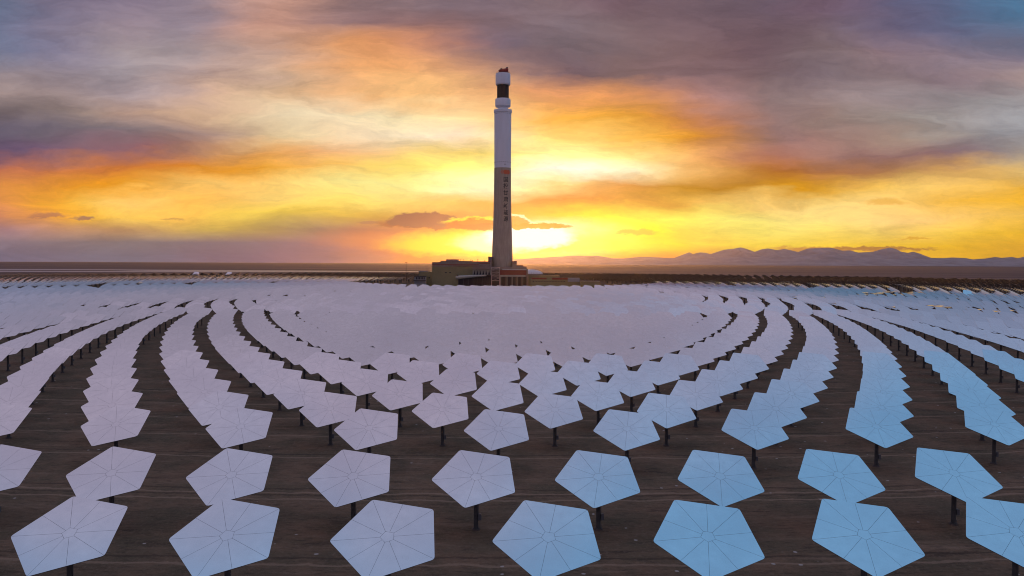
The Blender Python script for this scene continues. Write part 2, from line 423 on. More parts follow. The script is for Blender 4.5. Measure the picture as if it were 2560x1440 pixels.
# ------------------------------------------------------------------ mountains
rear_pts = [(1250,650),(1330,646),(1430,639.5),(1495,640),(1530,645.5),(1560,646),(1592,642.5),(1630,643),(1685,645.5),(1705,637.5),(1724,630),(1732,635.5),(1750,631),(1765,632.5),(1776,635.5),(1795,629),(1810,624),(1835,621),(1852,618),(1867,622.5),(1887,630),(1902,624),(1920,621),(1942,625),(1962,622.5),(1995,630),(2020,621),(2060,619),(2080,620),(2105,627),(2125,626),(2145,632),(2180,631),(2200,625),(2225,619.5),(2240,622.5),(2252,629),(2270,632.5),(2282,629.5),(2300,634.5),(2325,644.5),(2357,645.5),(2382,644),(2415,645.5),(2432,649),(2470,646),(2487,642.5),(2502,645.5),(2530,642.5),(2545,645.5),(2565,640),(2620,636),(2700,648),(2800,640),(2950,655),(3100,668)]
front_pts = [(1290,659),(1450,655),(1600,653),(1700,650.5),(1800,645),(1870,641),(1930,645),(1970,643),(2010,639),(2040,635),(2060,636),(2080,637.5),(2105,642.5),(2127,641),(2140,638),(2155,642.5),(2195,647),(2270,647.5),(2400,650),(2560,650),(2700,652),(2900,664),(3100,668)]
M_HAZED_ROCK = material('hazed_mountain_rock', (0.29, 0.265, 0.285), 0.95, 0, 0.25, 0.004, 0.1)  # pale lavender tint puts the fade of distant haze into the rock colour


def ridge(name, pts, Y, depth, seed, nx):
    xs = np.linspace(pts[0][0], pts[-1][0], nx); ys = np.interp(xs, [p[0] for p in pts], [p[1] for p in pts])
    rs = np.random.RandomState(seed); jit = np.zeros(nx)
    for o in (6, 14, 30):
        jit += np.interp(np.arange(nx), np.linspace(0, nx, nx // o + 2), rs.randn(nx // o + 2)) * (0.30 if o == 6 else 0.16 if o == 14 else 0.2)
    ny = 15; vs = []
    gul = rs.randn(nx // 3 + 2)
    for j in range(ny):
        tt = j / (ny - 1) * 2 - 1                      # -1 front foot, 0 crest, 1 back foot
        fall = max(0, 1 - abs(tt)) ** 1.15
        for i in range(nx):
            P = at(xs[i], ys[i] + jit[i], Y)
            h = P.z - gz(P.x, P.y) + 10
            gg = np.interp(i / 3.0 + tt * 1.3, np.arange(len(gul)), gul) * 0.10 * (1 - fall) * fall * 4
            vs.append((P.x, Y + tt * depth, gz(P.x, Y) - 10 + h * max(0, fall * (1 + gg))))
    fs = [(j * nx + i, j * nx + i + 1, (j + 1) * nx + i + 1, (j + 1) * nx + i) for j in range(ny - 1) for i in range(nx - 1)]
    mb = MB(); mb.faces(vs, fs, 0, False)
    tag(mb.build(name, M_HAZED_ROCK), kind='structure')


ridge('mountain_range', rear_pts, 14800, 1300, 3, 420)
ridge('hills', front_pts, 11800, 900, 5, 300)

# ------------------------------------------------------------------ heliostats
HM = 5.37; TILT = 26.6; PHI = 42.0; RP = 4.53
rings = []                      # (radius, count, phase)
dA, dB = 2 * PI / 336, 2 * PI / 240
PH_A, PH_B = 0.00847, 0.01165
rings.append((679.3, 336, PH_A + dA / 2)); rings.append((661.9, 336, PH_A))
_R = 639.1
for k in range(18):
    rings.append((_R, 240, PH_B + (k % 2) * dB / 2)); _R -= 13.0 - 0.158 * k
for R0, dr, n_, N_, ph_0 in ((421, 8.4, 10, 180, 0.01), (329.4, 8.4, 7, 152, 0.0), (265, 8.5, 7, 120, 0.0), (201, 9.0, 7, 92, 0.0)):
    for k in range(n_): rings.append((R0 - dr * k, N_, ph_0 + (k % 2) * PI / N_))
for k in range(9): rings.append((696.7 + 17.4 * k, 336, PH_A + ((k) % 2) * dA / 2))


def aim(a): return a * (0.6 if a < 0 else 0.82)      # the mirrors lean away from the tower


def rmax(th): return 655 + 205 * math.cos(th)


hel = []
for ri, (R, N, ph) in enumerate(rings):
    for k in range(N):
        a = (ph + 2 * PI * k / N + PI) % (2 * PI) - PI
        if R > rmax(a) or (R > 690 and abs(a) < 0.12): continue
        X, Y = TX + R * math.sin(a), TY - R * math.cos(a)
        if Y < 30: continue
        px, py = px_of(X, Y, gz(X, Y) + HM)
        if not (-420 < px < 2980) or py > 1600: continue
        hel.append([R, N, a, X, Y, px, py, ri])
near = [h for h in hel if -95 < h[5] < 2655 and h[6] < 1440 and h[0] < 690 and h[7] < 20 and h[4] < 420]
near.sort(key=lambda h: h[3] ** 2 + h[4] ** 2)
near = near[:300]
near_ids = {id(h) for h in near}
print('heliostats', len(hel), 'farthest single', near[-1][4])


def frame(tilt):
    tl = RAD(tilt)
    return Vector((1, 0, 0)), Vector((0, math.cos(tl), math.sin(tl))), Vector((0, -math.sin(tl), math.cos(tl)))


def pent(phi, r, rc=0.0, n=3):
    out = []
    vv = [Vector((r * math.cos(RAD(phi + 72 * k)), r * math.sin(RAD(phi + 72 * k)))) for k in range(5)]
    for k in range(5):
        p, a_, c_ = vv[k], vv[k - 1], vv[(k + 1) % 5]
        if rc == 0: out.append(p); continue
        d1 = (a_ - p).normalized() * rc; d2 = (c_ - p).normalized() * rc
        for j in range(n + 1):
            s_ = j / n; out.append((p + d1) * (1 - s_) ** 2 + p * 2 * s_ * (1 - s_) + (p + d2) * s_ ** 2)
    return out


def build_heliostat(tilt):
    ux, uv, un = frame(tilt)
    C = Vector((0, 0, HM))
    def P(a, b_, c_): return C + ux * a + uv * b_ + un * c_
    root = empty('heliostat', (0, 0, 0))
    # mirror: ten wedge facets round a small pentagonal one, with open seams
    mb = MB(); GAP = 0.009; T = 0.03
    ri_ = 0.60
    outer = pent(PHI, RP, 0.30, 4); inner = pent(PHI, ri_)
    def inner_at(ang):
        a = (ang - PHI) % 72; return ri_ * math.cos(RAD(36)) / math.cos(RAD(a - 36))
    def outer_ang(p): return math.degrees(math.atan2(p.y, p.x))
    for k in range(10):
        a0 = PHI + 36 * k; a1 = a0 + 36
        def bp(ang, r, side):
            d = Vector((math.cos(RAD(ang)), math.sin(RAD(ang)))); nn = Vector((-d.y, d.x)); return d * r + nn * GAP * side
        def r_out(ang):
            a = (ang - PHI) % 72; r = RP * math.cos(RAD(36)) / math.cos(RAD(a - 36))
            return min(r, RP - 0.075)
        mids = [q for q in outer if 1.0 < (outer_ang(q) - a0) % 360 < 35.0]
        mids.sort(key=lambda q: (outer_ang(q) - a0) % 360)
        poly = [bp(a0, inner_at(a0) + GAP * 1.3, 1), bp(a0, r_out(a0), 1)] + mids + [bp(a1, r_out(a1), -1), bp(a1, inner_at(a1) + GAP * 1.3, -1)]
        top = [P(q.x, q.y, 0.0) for q in poly]; low = [P(q.x, q.y, -T) for q in poly]
        mb.poly(top, 0)
        for i in range(len(poly)):
            j = (i + 1) % len(poly); mb.poly([low[i], low[j], top[j], top[i]], 1)
    ci = pent(PHI, ri_ - GAP * 0.6)
    mb.poly([P(q.x, q.y, 0) for q in ci], 0)
    for i in range(5):
        j = (i + 1) % 5; mb.poly([P(ci[i].x, ci[i].y, -T), P(ci[j].x, ci[j].y, -T), P(ci[j].x, ci[j].y, 0), P(ci[i].x, ci[i].y, 0)], 1)
    mb.build('mirror', [M_MIRROR, M_EDGE], root)
    # backing sheet, rim and ribs
    mb = MB()
    o2 = pent(PHI, RP - 0.03, 0.30, 4)
    a_ = [P(q.x, q.y, -T - 0.004) for q in o2]; b_ = [P(q.x * 0.995, q.y * 0.995, -T - 0.06) for q in o2]
    mb.poly(a_); mb.poly(list(reversed(b_)))
    for i in range(len(o2)):
        j = (i + 1) % len(o2); mb.poly([b_[i], b_[j], a_[j], a_[i]])
    for k in range(10):
        an = RAD(PHI + 36 * k); rr_ = 4.1 if k % 2 == 0 else 3.4
        mb.bar(P(0.5 * math.cos(an), 0.5 * math.sin(an), -0.55), P(rr_ * math.cos(an), rr_ * math.sin(an), -0.14), 0.05, 4)
    for rr_ in (1.6, 3.0):
        q = pent(PHI, rr_)
        for i in range(5): mb.bar(P(q[i].x, q[i].y, -0.3), P(q[(i + 1) % 5].x, q[(i + 1) % 5].y, -0.3), 0.045, 4)
    mb.build('support_frame', M_BACK, root)
    mb = MB(); mb.bar(P(0, 0, -0.12), P(0, 0, -0.62), 0.55, 12); mb.bar((-0.42, 0.18, HM - 0.72), (0.42, 0.18, HM - 0.72), 0.27, 12)
    mb.bar((0, 0, HM - 1.05), (0, 0, HM - 0.5), 0.33, 12)
    mb.bar((0.1, 1.0, HM - 1.2), P(0.1, 1.7, -0.3), 0.06, 6)
    mb.build('drive_head', M_BACK, root)
    mb = MB(); mb.bar((0, 0, 0.12), (0, 0, HM - 1.0), 0.235, 14, 0.215); mb.bar((0, 0, 0.12), (0, 0, 0.2), 0.34, 14)
    po = mb.build('post', M_POST, root)
    mb = MB(); mb.bar((0.3, -0.05, 0.5), (0.3, -0.05, 0.12), 0.03, 6); mb.bar((0.27, 0, 1.2), (0.27, 0, HM - 1.0), 0.025, 6)
    mb.build('conduit', M_BOX, po)
    mb = MB(); mb.box(0.22, 0.52, -0.22, 0.22, 1.0, 1.62); mb.box(0.52, 0.545, -0.17, 0.17, 1.05, 1.57); mb.build('control_box', M_BOX, root)
    mb = MB(); mb.bar((0, 0, -0.3), (0, 0, 0.115), 0.45, 14); mb.build('footing', M_CONC, root)
    return root


proto = {}
for nm, tl in (('f', TILT), ('r', TILT - 2.2)): proto[nm] = build_heliostat(tl)


def copy_tree(o, parent=None):
    c = o.copy(); COL.objects.link(c); c.parent = parent
    for ch in o.children: copy_tree(ch, c)
    return c


ORD = ['zeroth', 'first', 'second', 'third', 'fourth', 'fifth', 'sixth', 'seventh', 'eighth', 'ninth', 'tenth', 'eleventh', 'twelfth', 'thirteenth', 'fourteenth', 'fifteenth', 'sixteenth', 'seventeenth', 'eighteenth', 'nineteenth', 'twentieth']
used = {'f': False, 'r': False}
by_ring = {}
for h in near: by_ring.setdefault(h[7], []).append(h)
rng = random.Random(3)
for ri in sorted(by_ring):
    row = sorted(by_ring[ri], key=lambda h: h[5])
    left = [h for h in row if h[5] < 1256][::-1]; right = [h for h in row if h[5] >= 1256]
    for side, lst in (('left', left), ('right', right)):
        for n_, h in enumerate(lst):
            key = 'f' if h[0] > 565 else 'r'
            if not used[key]: o = proto[key]; used[key] = True
            else: o = copy_tree(proto[key])
            o.location = (h[3], h[4], gz(h[3], h[4]))
            o.rotation_euler = (RAD(rng.uniform(-.25, .25)), RAD(rng.uniform(-.25, .25)), aim(h[2]) + RAD(rng.uniform(-.4, .4)))
            tone = 'pinkish lavender' if h[5] < 1000 else ('lilac grey' if h[5] < 1450 else ('pale blue' if h[5] < 1850 else 'clear blue'))
            if ri < 2: tone = 'lavender blue' if h[5] < 1100 else tone
            if ri == 0 and n_ == len(lst) - 1 and side == 'right': pass
            tag(o, '%s pentagonal heliostat, %s row from the front, %s to the %s of the tower' % (tone, ORD[ri + 1], ORD[n_ + 1], side), 'heliostat', 'pentagonal heliostats in rings round the tower')

# everything farther: one mesh
ii = np.array([0])
VS, FS, MI = [], [], []


def far_heliostat(X, Y, a, tilt, roll=0.0):
    z0 = gz(X, Y); ux, uv, un = frame(tilt)
    ca, sa = math.cos(a), math.sin(a)
    def Wd(p): return (X + p[0] * ca - p[1] * sa, Y + p[0] * sa + p[1] * ca, z0 + p[2])
    C = Vector((0, 0, HM)); q = pent(PHI, RP, 0.28, 1)
    n = len(q); b0 = len(VS)
    for c_, k_ in ((0.0, 1.0), (-0.10, 0.985)):
        for p in q: VS.append(Wd(C + ux * p.x * k_ + uv * p.y * k_ + un * c_))
    FS.append(list(range(b0, b0 + n))); MI.append(0)
    FS.append(list(reversed(range(b0 + n, b0 + 2 * n)))); MI.append(1)
    for i in range(n):
        j = (i + 1) % n; FS.append([b0 + n + i, b0 + n + j, b0 + j, b0 + i]); MI.append(1)
    b0 = len(VS)
    for zz in (0.0, HM - 0.3):
        for k in range(6): VS.append(Wd((0.24 * math.cos(k * PI / 3), 0.24 * math.sin(k * PI / 3), zz)))
    for k in range(6): FS.append([b0 + k, b0 + (k + 1) % 6, b0 + 6 + (k + 1) % 6, b0 + 6 + k]); MI.append(2)
    # truss under the mirror
    b0 = len(VS)
    apex = C + un * -0.75
    pts = [C + ux * 3.3 * math.cos(RAD(PHI + 72 * k)) + uv * 3.3 * math.sin(RAD(PHI + 72 * k)) + un * -0.12 for k in range(5)]
    VS.append(Wd(apex)); VS.extend(Wd(p) for p in pts)
    for k in range(5): FS.append([b0, b0 + 1 + (k + 1) % 5, b0 + 1 + k]); MI.append(1)


flat_px = [(2003, 742), (2043, 743), (2096, 759), (2245, 763), (2324, 766), (2346, 770), (2434, 771), (2495, 776), (2528, 776)] + [(2153 + 11 * k, 737 - 0.5 * k) for k in range(15)]
flat_ids = set()
for fx, fy in flat_px:           # parked level in the photo: thin bright slivers
    c_ = min((h for h in hel if id(h) not in near_ids and id(h) not in flat_ids), key=lambda h: abs(h[5] - fx) + 3 * abs(h[6] - fy))
    flat_ids.add(id(c_))
for h in hel:
    if id(h) in near_ids: continue
    R, N, a, X, Y, px, py, ri = h
    tilt = (TILT if R > 565 or R < 430 else TILT - 2.2) + rng.gauss(0, .7)
    aa = aim(a) + RAD(rng.uniform(-.6, .6))
    if abs(a) > 0.5 and rng.random() < (0.03 if a > 0 else 0.006): tilt = rng.choice([0, 0, 3, 12])
    if id(h) in flat_ids: tilt = 1.0
    if px > 2000 and 0.5 < a < 1.7 and rng.random() < 0.004: tilt = 50; aa = 0.2
    far_heliostat(X, Y, aa, tilt)
me = bpy.data.meshes.new('heliostat_field'); me.from_pydata(VS, [], FS)
for mm in (M_MIRROR, M_BACK, M_POST): me.materials.append(mm)
me.polygons.foreach_set('material_index', MI); me.update()
tag(add_mesh('heliostat_field', me), 'far rings of pentagonal mirrors merging into one sheet round the tower', 'heliostats', None, 'stuff')
# two heliostats tipped up towards the camera far out on the left
for i, (px, py) in enumerate(((490, 682.5), (573, 682.5))):
    P = at(px, py, 1010)
    q = build_heliostat(58); q.location = (P.x, 1010, gz(P.x, 1010)); q.rotation_euler = (0, 0, RAD(12 + 3 * i))
    tag(q, 'pale blue heliostat tipped steeply up in the dark far left rows, %s of two' % ('left' if i == 0 else 'right'), 'heliostat', 'two heliostats tipped steeply up')

# ------------------------------------------------------------------ tower
M_CONCRETE = bpy.data.materials.new('tower_concrete'); M_CONCRETE.use_nodes = True; t = NT(M_CONCRETE.node_tree); b = t.n['Principled BSDF']
b.inputs['Roughness'].default_value = 0.9; b.inputs['Specular IOR Level'].default_value = 0.15
g = t.n.new('ShaderNodeNewGeometry'); x, y, z = t.sep(g.outputs['Position'])
n1, _ = t.noise(t.vec(t.m('MULTIPLY', x, 0.9), t.m('MULTIPLY', y, 0.9), t.m('MULTIPLY', z, 0.12)), 1.0, 6, 0.6)
lift = t.m('FRACT', t.m('DIVIDE', z, 1.5))
jl = t.ss(lift, 0.10, 0.02)
cc = t.mix(t.ss(n1, 0.3, 0.7), (0.32, 0.28, 0.235, 1), (0.42, 0.37, 0.305, 1))
cc = t.mix(t.m('MULTIPLY', jl, 0.5), cc, (0.30, 0.27, 0.24, 1)); t.l.new(cc, b.inputs['Base Color'])
M_WHITE = material('white_cladding', (0.74, 0.75, 0.80), 0.55, 0, 0.06, 0.25, 0.3, stretch=(1, 1, 0.15))
M_RECV = material('receiver_tubes', (0.022, 0.021, 0.021), 0.6, 0, 0.2, 1.0, stretch=(3, 3, 0.05))
M_RED = material('crane_red', (0.30, 0.035, 0.03), 0.55, 0, 0.15, 0.6)
M_DKSTEEL = material('dark_steel', (0.05, 0.05, 0.055), 0.6, 0.2)
M_LOGO = material('logo_red', (0.62, 0.12, 0.06), 0.7, 0, 0.05, 0.5)
M_INK = material('ink_dark', (0.035, 0.035, 0.04), 0.7)


def tz(py): return at(1254.8, py, TY).z


K = TY / F_PX
GT = gz(TX, TY)
tower = empty('solar_tower', (TX, TY, GT))
tag(tower, 'tall round concrete tower with white upper shaft and dark receiver', 'tower')
H = lambda py: tz(py) - GT
prof_px = [(26.9, None), (26.6, 680), (26.1, 655), (25.5, 630), (24.5, 600), (23.4, 570), (22.5, 540), (21.9, 510), (21.4, 480), (21.1, 450), (20.9, 420.6)]
prof = [((r * K), (0.0 if p is None else H(p))) for r, p in prof_px]
mb = MB(); mb.lathe(prof, n=96); shaft = mb.build('concrete_shaft', M_CONCRETE, tower)


def rad_at(z):
    for (r0, z0), (r1, z1) in zip(prof[:-1], prof[1:]):
        if z0 <= z <= z1: return r0 + (r1 - r0) * (z - z0) / (z1 - z0)
    return prof[-1][0]


mb = MB(); mb.lathe([(20.3 * K, H(421.2)), (20.75 * K, H(420.5)), (21.15 * K, H(282.6))], n=96); ws = mb.build('white_shaft', M_WHITE, tower)
mb = MB()
for py in (286, 407):
    for k in range(26):
        a = 2 * PI * (k + .5) / 26; r = 21.0 * K
        cx, cy, zc = r * math.sin(a), -r * math.cos(a), H(py)
        mb.bar((cx * 0.995, cy * 0.995, zc), (cx * 1.012, cy * 1.012, zc), 0.30, 8)
mb.bar((2.2, -21.0 * K * .95, H(413)), (2.25, -21.0 * K * .985, H(413)), 0.5, 8)
mb.build('vent_port', M_DKSTEEL, ws)
mb = MB(); mb.lathe([(21.2 * K, H(283)), (22.4 * K, H(282)), (22.4 * K, H(276.2)), (21.7 * K, H(275.2)), (12.0 * K, H(274.6))], n=96, cap=False); mb.build('collar', M_WHITE, tower)
mb = MB()
for k in range(40):
    a = 2 * PI * k / 40; r = 21.6 * K
    mb.bar((r * math.cos(a), r * math.sin(a), H(275.6)), (r * math.cos(a), r * math.sin(a), H(275.6) + 1.1), 0.035, 4)
    a2 = 2 * PI * (k + 1) / 40
    for hz in (0.55, 1.1): mb.bar((r * math.cos(a), r * math.sin(a), H(275.6) + hz), (r * math.cos(a2), r * math.sin(a2), H(275.6) + hz), 0.03, 4, cap=False)
mb.build('railing', M_WHITE, tower)
mb = MB(); mb.lathe([(12.6 * K, H(276)), (12.6 * K, H(270)), (13.3 * K, H(262))], n=64, cap=False); mb.build('neck', M_WHITE, tower)
mb = MB(); mb.lathe([(13.0 * K, H(269)), (17.0 * K, H(268.2)), (19.2 * K, H(265.5)), (19.2 * K, H(250)), (18.0 * K, H(247.6)), (14.2 * K, H(247.2))], n=96); mb.build('lower_header', M_WHITE, tower)
mb = MB()
NP = 20
for k in range(NP):              # the receiver is a drum of flat tube panels
    a0, a1 = 2 * PI * (k + .03) / NP, 2 * PI * (k + .97) / NP; r = 14.6 * K
    p = [(r * math.cos(a0), r * math.sin(a0)), (r * math.cos(a1), r * math.sin(a1))]
    mb.poly([(p[0][0], p[0][1], H(247.3)), (p[1][0], p[1][1], H(247.3)), (p[1][0], p[1][1], H(209)), (p[0][0], p[0][1], H(209))])
mb.lathe([(14.2 * K, H(247.3)), (14.2 * K, H(209))], n=60, cap=False)
mb.build('receiver', M_RECV, tower)
mb = MB(); mb.lathe([(14.0 * K, H(213.8)), (17.0 * K, H(213.6)), (18.4 * K, H(211)), (18.4 * K, H(186.5)), (17.8 * K, H(184.6)), (16.5 * K, H(184.2))], n=96); mb.build('upper_header', M_WHITE, tower)
mb = MB()
for k in range(30):
    a = 2 * PI * k / 30; a2 = 2 * PI * (k + 1) / 30; r = 16.8 * K; zz = H(184.3)
    mb.bar((r * math.cos(a), r * math.sin(a), zz), (r * math.cos(a), r * math.sin(a), zz + 1.0), 0.04, 4)
    mb.bar((r * math.cos(a), r * math.sin(a), zz + 1.0), (r * math.cos(a2), r * math.sin(a2), zz + 1.0), 0.035, 4, cap=False)
mb.build('railing', M_DKSTEEL, tower)
# folded maintenance crane on the roof
zt = H(184.3)


def cx_(px): return (px - 1254.8) * K


mb = MB()
a_, b_ = Vector((cx_(1244.5), -0.6, H(178.0))), Vector((cx_(1267.5), -0.6, H(174.6)))
for dy_, rr_ in ((-0.6, 0.75), (0.9, 0.75)): mb.bar(a_ + Vector((0, dy_, 0)), b_ + Vector((0, dy_, 0)), rr_, 8, 1.5)
mb.box(cx_(1251), cx_(1268), -1.8, 1.9, H(179.5), H(173.2)); mb.build('crane_boom', M_RED, tower)
mb = MB()
for px in (1246.5, 1252, 1257, 1265):
    for yy in (-1.6, 1.6): mb.bar((cx_(px), yy, zt), (cx_(px) + .3, yy * .8, H(179)), 0.17, 6)
mb.bar((cx_(1243.5), 0, H(176)), (cx_(1250), 0, H(173)), 0.35, 6); mb.bar((cx_(1242.5), 0, H(182.5)), (cx_(1250), 0, H(179.5)), 0.5, 6)
mb.box(cx_(1262.5), cx_(1267.5), -0.9, 0.9, H(172.6), H(168.6)); mb.box(cx_(1248.6), cx_(1251.6), -0.6, 0.6, H(173.5), H(170.6))
mb.bar((cx_(1250), 0, H(171)), (cx_(1263), 0, H(170.5)), 0.12, 5)
mb.build('crane_carriage', M_DKSTEEL, tower)


def wrap_mesh(me, zc, ang0, off=0.05):
    """wraps a flat x/y mesh round the shaft, x along the circumference"""
    bm = bmesh.new(); bm.from_mesh(me)
    xs = [v.co.x for v in bm.verts]; x0, x1 = min(xs), max(xs)
    for k in range(1, 14):
        xx = x0 + (x1 - x0) * k / 14
        bmesh.ops.bisect_plane(bm, geom=bm.verts[:] + bm.edges[:] + bm.faces[:], plane_co=(xx, 0, 0), plane_no=(1, 0, 0))
    bmesh.ops.triangulate(bm, faces=bm.faces[:])
    for v in bm.verts:
        z = zc + v.co.y; r = rad_at(z); a = ang0 + v.co.x / r; r += off
        v.co = Vector((r * math.sin(a), -r * math.cos(a), z))
    bm.to_mesh(me); bm.free(); me.update()


for ch, py in zip('国投甘肃新能源', (450.6, 466.7, 483.2, 499.6, 516.2, 532, 548.2)):
    cu = bpy.data.curves.new('character', 'FONT'); cu.body = ch; cu.size = 5.0; cu.offset = 0.09
    cu.align_x = 'CENTER'; cu.align_y = 'CENTER'
    to = bpy.data.objects.new('character', cu); COL.objects.link(to)
    dg = bpy.context.evaluated_depsgraph_get(); dg.update()
    me = bpy.data.meshes.new_from_object(to.evaluated_get(dg)); bpy.data.objects.remove(to)
    if len(me.vertices):
        co = np.array([v.co[:] for v in me.vertices]); mid = (co.min(0) + co.max(0)) / 2
        for v in me.vertices: v.co.x -= mid[0]; v.co.y -= mid[1]
        wrap_mesh(me, H(py), math.asin(8.6 / 21.8))
        me.materials.clear(); me.materials.append(M_INK)
        add_mesh('character', me, shaft)
    print('glyph', ch, len(me.vertices))
mb = MB()
HW, HH, ST = 1.95, 2.15, 1.95      # row of four overlapping lozenges
for k in range(4):
    cxk = (k - 1.5) * ST
    mb.poly([(cxk - HW, 0, 0), (cxk - 0.35, -HH, 0), (cxk + 0.35, -HH, 0), (cxk + HW, 0, 0), (cxk + 0.35, HH, 0), (cxk - 0.35, HH, 0)] if k else [(cxk - HW, 0, 0), (cxk, -HH, 0), (cxk + .35, -HH * .7, 0), (cxk - HW * .45, 0, 0), (cxk + .35, HH * .7, 0), (cxk, HH, 0)])
for k in range(1, 4):
    for v0 in range(6): mb.v[-(v0 + 1) - 6 * (3 - k)] = (mb.v[-(v0 + 1) - 6 * (3 - k)][0], mb.v[-(v0 + 1) - 6 * (3 - k)][1], 0)
me = mb.mesh('logo', M_LOGO); wrap_mesh(me, H(432), RAD(24), 0.05); add_mesh('logo', me, shaft)

# ------------------------------------------------------------------ power block buildings
M_CREAM = material('cream_wall', (0.26, 0.22, 0.115), 0.9, 0, 0.12, 0.12, 0.2)
M_FRAME = material('painted_frame', (0.50, 0.38, 0.33), 0.7)
M_PINK = material('pale_panel', (0.27, 0.20, 0.165), 0.85, 0, 0.12, 0.3, 0.2)
M_REDB = material('red_coping', (0.26, 0.05, 0.035), 0.75, 0, 0.12, 0.5)
M_GREY = material('grey_panel', (0.30, 0.30, 0.31), 0.7, 0, 0.12, 0.5)
M_DARK = material('dark_opening', (0.03, 0.028, 0.03), 0.5)
M_PALEMET = material('pale_duct', (0.42, 0.40, 0.34), 0.5, 0.1, 0.12, 0.5)
M_ROOFW = material('pale_roof', (0.60, 0.58, 0.58), 0.6, 0, 0.08, 0.5)


def pbox(mb, x0, x1, y0, y1, Y, D, mi=0, to_ground=False, dy=0.0):
    """box whose front face, at depth Y, spans photo columns x0..x1 and rows y0..y1"""
    A = at(x0, y0, Y); B = at(x1, y1, Y)
    z0 = gz(A.x, Y) - 0.3 if to_ground else B.z
    mb.box(A.x, B.x, Y + dy, Y + D, z0, A.z, mi)


def loc_parent(root, objs):
    inv = Matrix.Translation(-Vector(root.location))
    for o in objs: o.data.transform(inv); o.parent = root


def thing(name, label, cat, px, Y, parts, group=None):
    P = at(px, 700, Y); root = empty(name, (P.x, Y, gz(P.x, Y)))
    tag(root, label, cat, group)
    inv = Matrix.Translation(-Vector(root.location)); made = {}
    for p in parts:
        nm, mbx, mat = p[0], p[1], p[2]
        me = mbx.mesh(nm, mat); me.transform(inv)
        made.setdefault(nm, add_mesh(nm, me, made[p[3]] if len(p) > 3 else root))
    return root


Y0 = 690
# turbine hall
wl = MB(); pbox(wl, 1080, 1224, 666.5, 712, Y0, 26, 0, True)
wu = MB(); pbox(wu, 1080.3, 1101, 656, 667, Y0 + 1.2, 22); pbox(wu, 1101, 1145, 652.8, 667, Y0 + 1.2, 22); pbox(wu, 1145, 1178, 653, 667, Y0 + 1.2, 22); pbox(wu, 1178, 1226, 654.4, 667, Y0 + 1.2, 22)
ph_ = MB(); pbox(ph_, 1115.5, 1146, 649.5, 653, Y0 + 4, 9)
cp = MB(); pbox(cp, 1079.6, 1101, 655, 656, Y0 + 1.0, 22.4); pbox(cp, 1101, 1145.2, 651.6, 652.8, Y0 + 1.0, 22.4); pbox(cp, 1145.2, 1178, 652.0, 653.0, Y0 + 1.0, 22.4); pbox(cp, 1178, 1226.4, 653.2, 654.4, Y0 + 1.0, 22.4); pbox(cp, 1115, 1146.8, 648.2, 649.5, Y0 + 3.8, 9.4)
bd = MB(); pbox(bd, 1101, 1197.5, 660.8, 662.6, Y0 + 0.9, 1.0); pbox(bd, 1132, 1197.5, 664.4, 665.4, Y0 - 0.1, 1.2); pbox(bd, 1079.8, 1100, 660.9, 662.3, Y0 + 0.9, 1); pbox(bd, 1079.7, 1087, 664.3, 665.5, Y0 - 0.1, 1); pbox(bd, 1198, 1226, 657.2, 659, Y0 + 0.9, 1)
w1 = MB(); pbox(w1, 1112, 1117, 680.5, 682.7, Y0 - .08, .2); w2_ = MB(); pbox(w2_, 1123.2, 1127.5, 680.5, 682.7, Y0 - .08, .2)
rl = MB()
A = at(1118, 647, Y0 + 5); B = at(1139, 647, Y0 + 5); zb = at(1118, 648.3, Y0 + 5).z
for k in range(9):
    xx = A.x + (B.x - A.x) * k / 8; rl.bar((xx, Y0 + 5, zb), (xx, Y0 + 5, A.z), 0.06, 4)
rl.bar((A.x, Y0 + 5, A.z), (B.x, Y0 + 5, A.z), 0.06, 4)
parts = [('lower_wall', wl, M_CREAM), ('upper_wall', wu, M_PINK), ('penthouse', ph_, M_GREY), ('coping', cp, M_REDB), ('red_band', bd, M_REDB), ('window', w1, M_DARK), ('window', w2_, M_DARK), ('roof_railing', rl, M_DKSTEEL)]
th_ = thing('turbine_hall', 'long cream hall with red roof bands left of the tower foot', 'building', 1150, Y0, parts)
for px, top in ((1152, 648.5), (1158, 648.2), (1177, 649), (1181, 650.2), (1194.5, 648.0), (1212, 650.8)):
    mb = MB(); P = at(px, 654, Y0 + 6); Tp = at(px, top, Y0 + 6); mb.bar(P, Tp, 0.22, 6, 0.16); mb.box(Tp.x - .4, Tp.x + .4, Tp.y - .4, Tp.y + .4, Tp.z - .35, Tp.z)
    me = mb.mesh('roof_vent', M_DKSTEEL); me.transform(Matrix.Translation(-Vector(th_.location))); add_mesh('roof_vent', me, th_)
# annex
wl = MB(); pbox(wl, 1047, 1079.4, 679.2, 712, Y0 + 3, 18, 0, True)
rf = MB(); pbox(rf, 1046.2, 1069, 677.6, 679.2, Y0 + 2.6, 18.6); dr = MB(); pbox(dr, 1071.5, 1074.5, 692.5, 696, Y0 + 2.9, .3)
thing('annex_building', 'low cream annex on the left end of the long cream hall', 'building', 1060, Y0 + 3, [('wall', wl, M_CREAM), ('roof', rf, M_GREY), ('door', dr, M_DARK)])
Yc = Y0 - 6
rf = MB(); pbox(rf, 1035, 1064.5, 690, 691.6, Yc, 8)
parts = [('roof', rf, M_DARK)]
wl = MB(); pbox(wl, 1036, 1064, 691.6, 712, Yc + 2, 6, 0, True); parts.append(('wall', wl, M_GREY))
for k in range(6):
    c_ = MB(); x_ = 1040.5 + k * 3.8; pbox(c_, x_, x_ + 1.9, 693, 698.5, Yc + 1.9, .3); parts.append(('window', c_, M_DARK))
sl_ = MB(); pbox(sl_, 1033, 1064, 700.5, 702, Yc - .8, 3); parts.append(('ledge', sl_, M_DARK))
thing('substation_hut', 'small dark flat roofed hut with a window strip below the annex', 'building', 1050, Yc, parts)
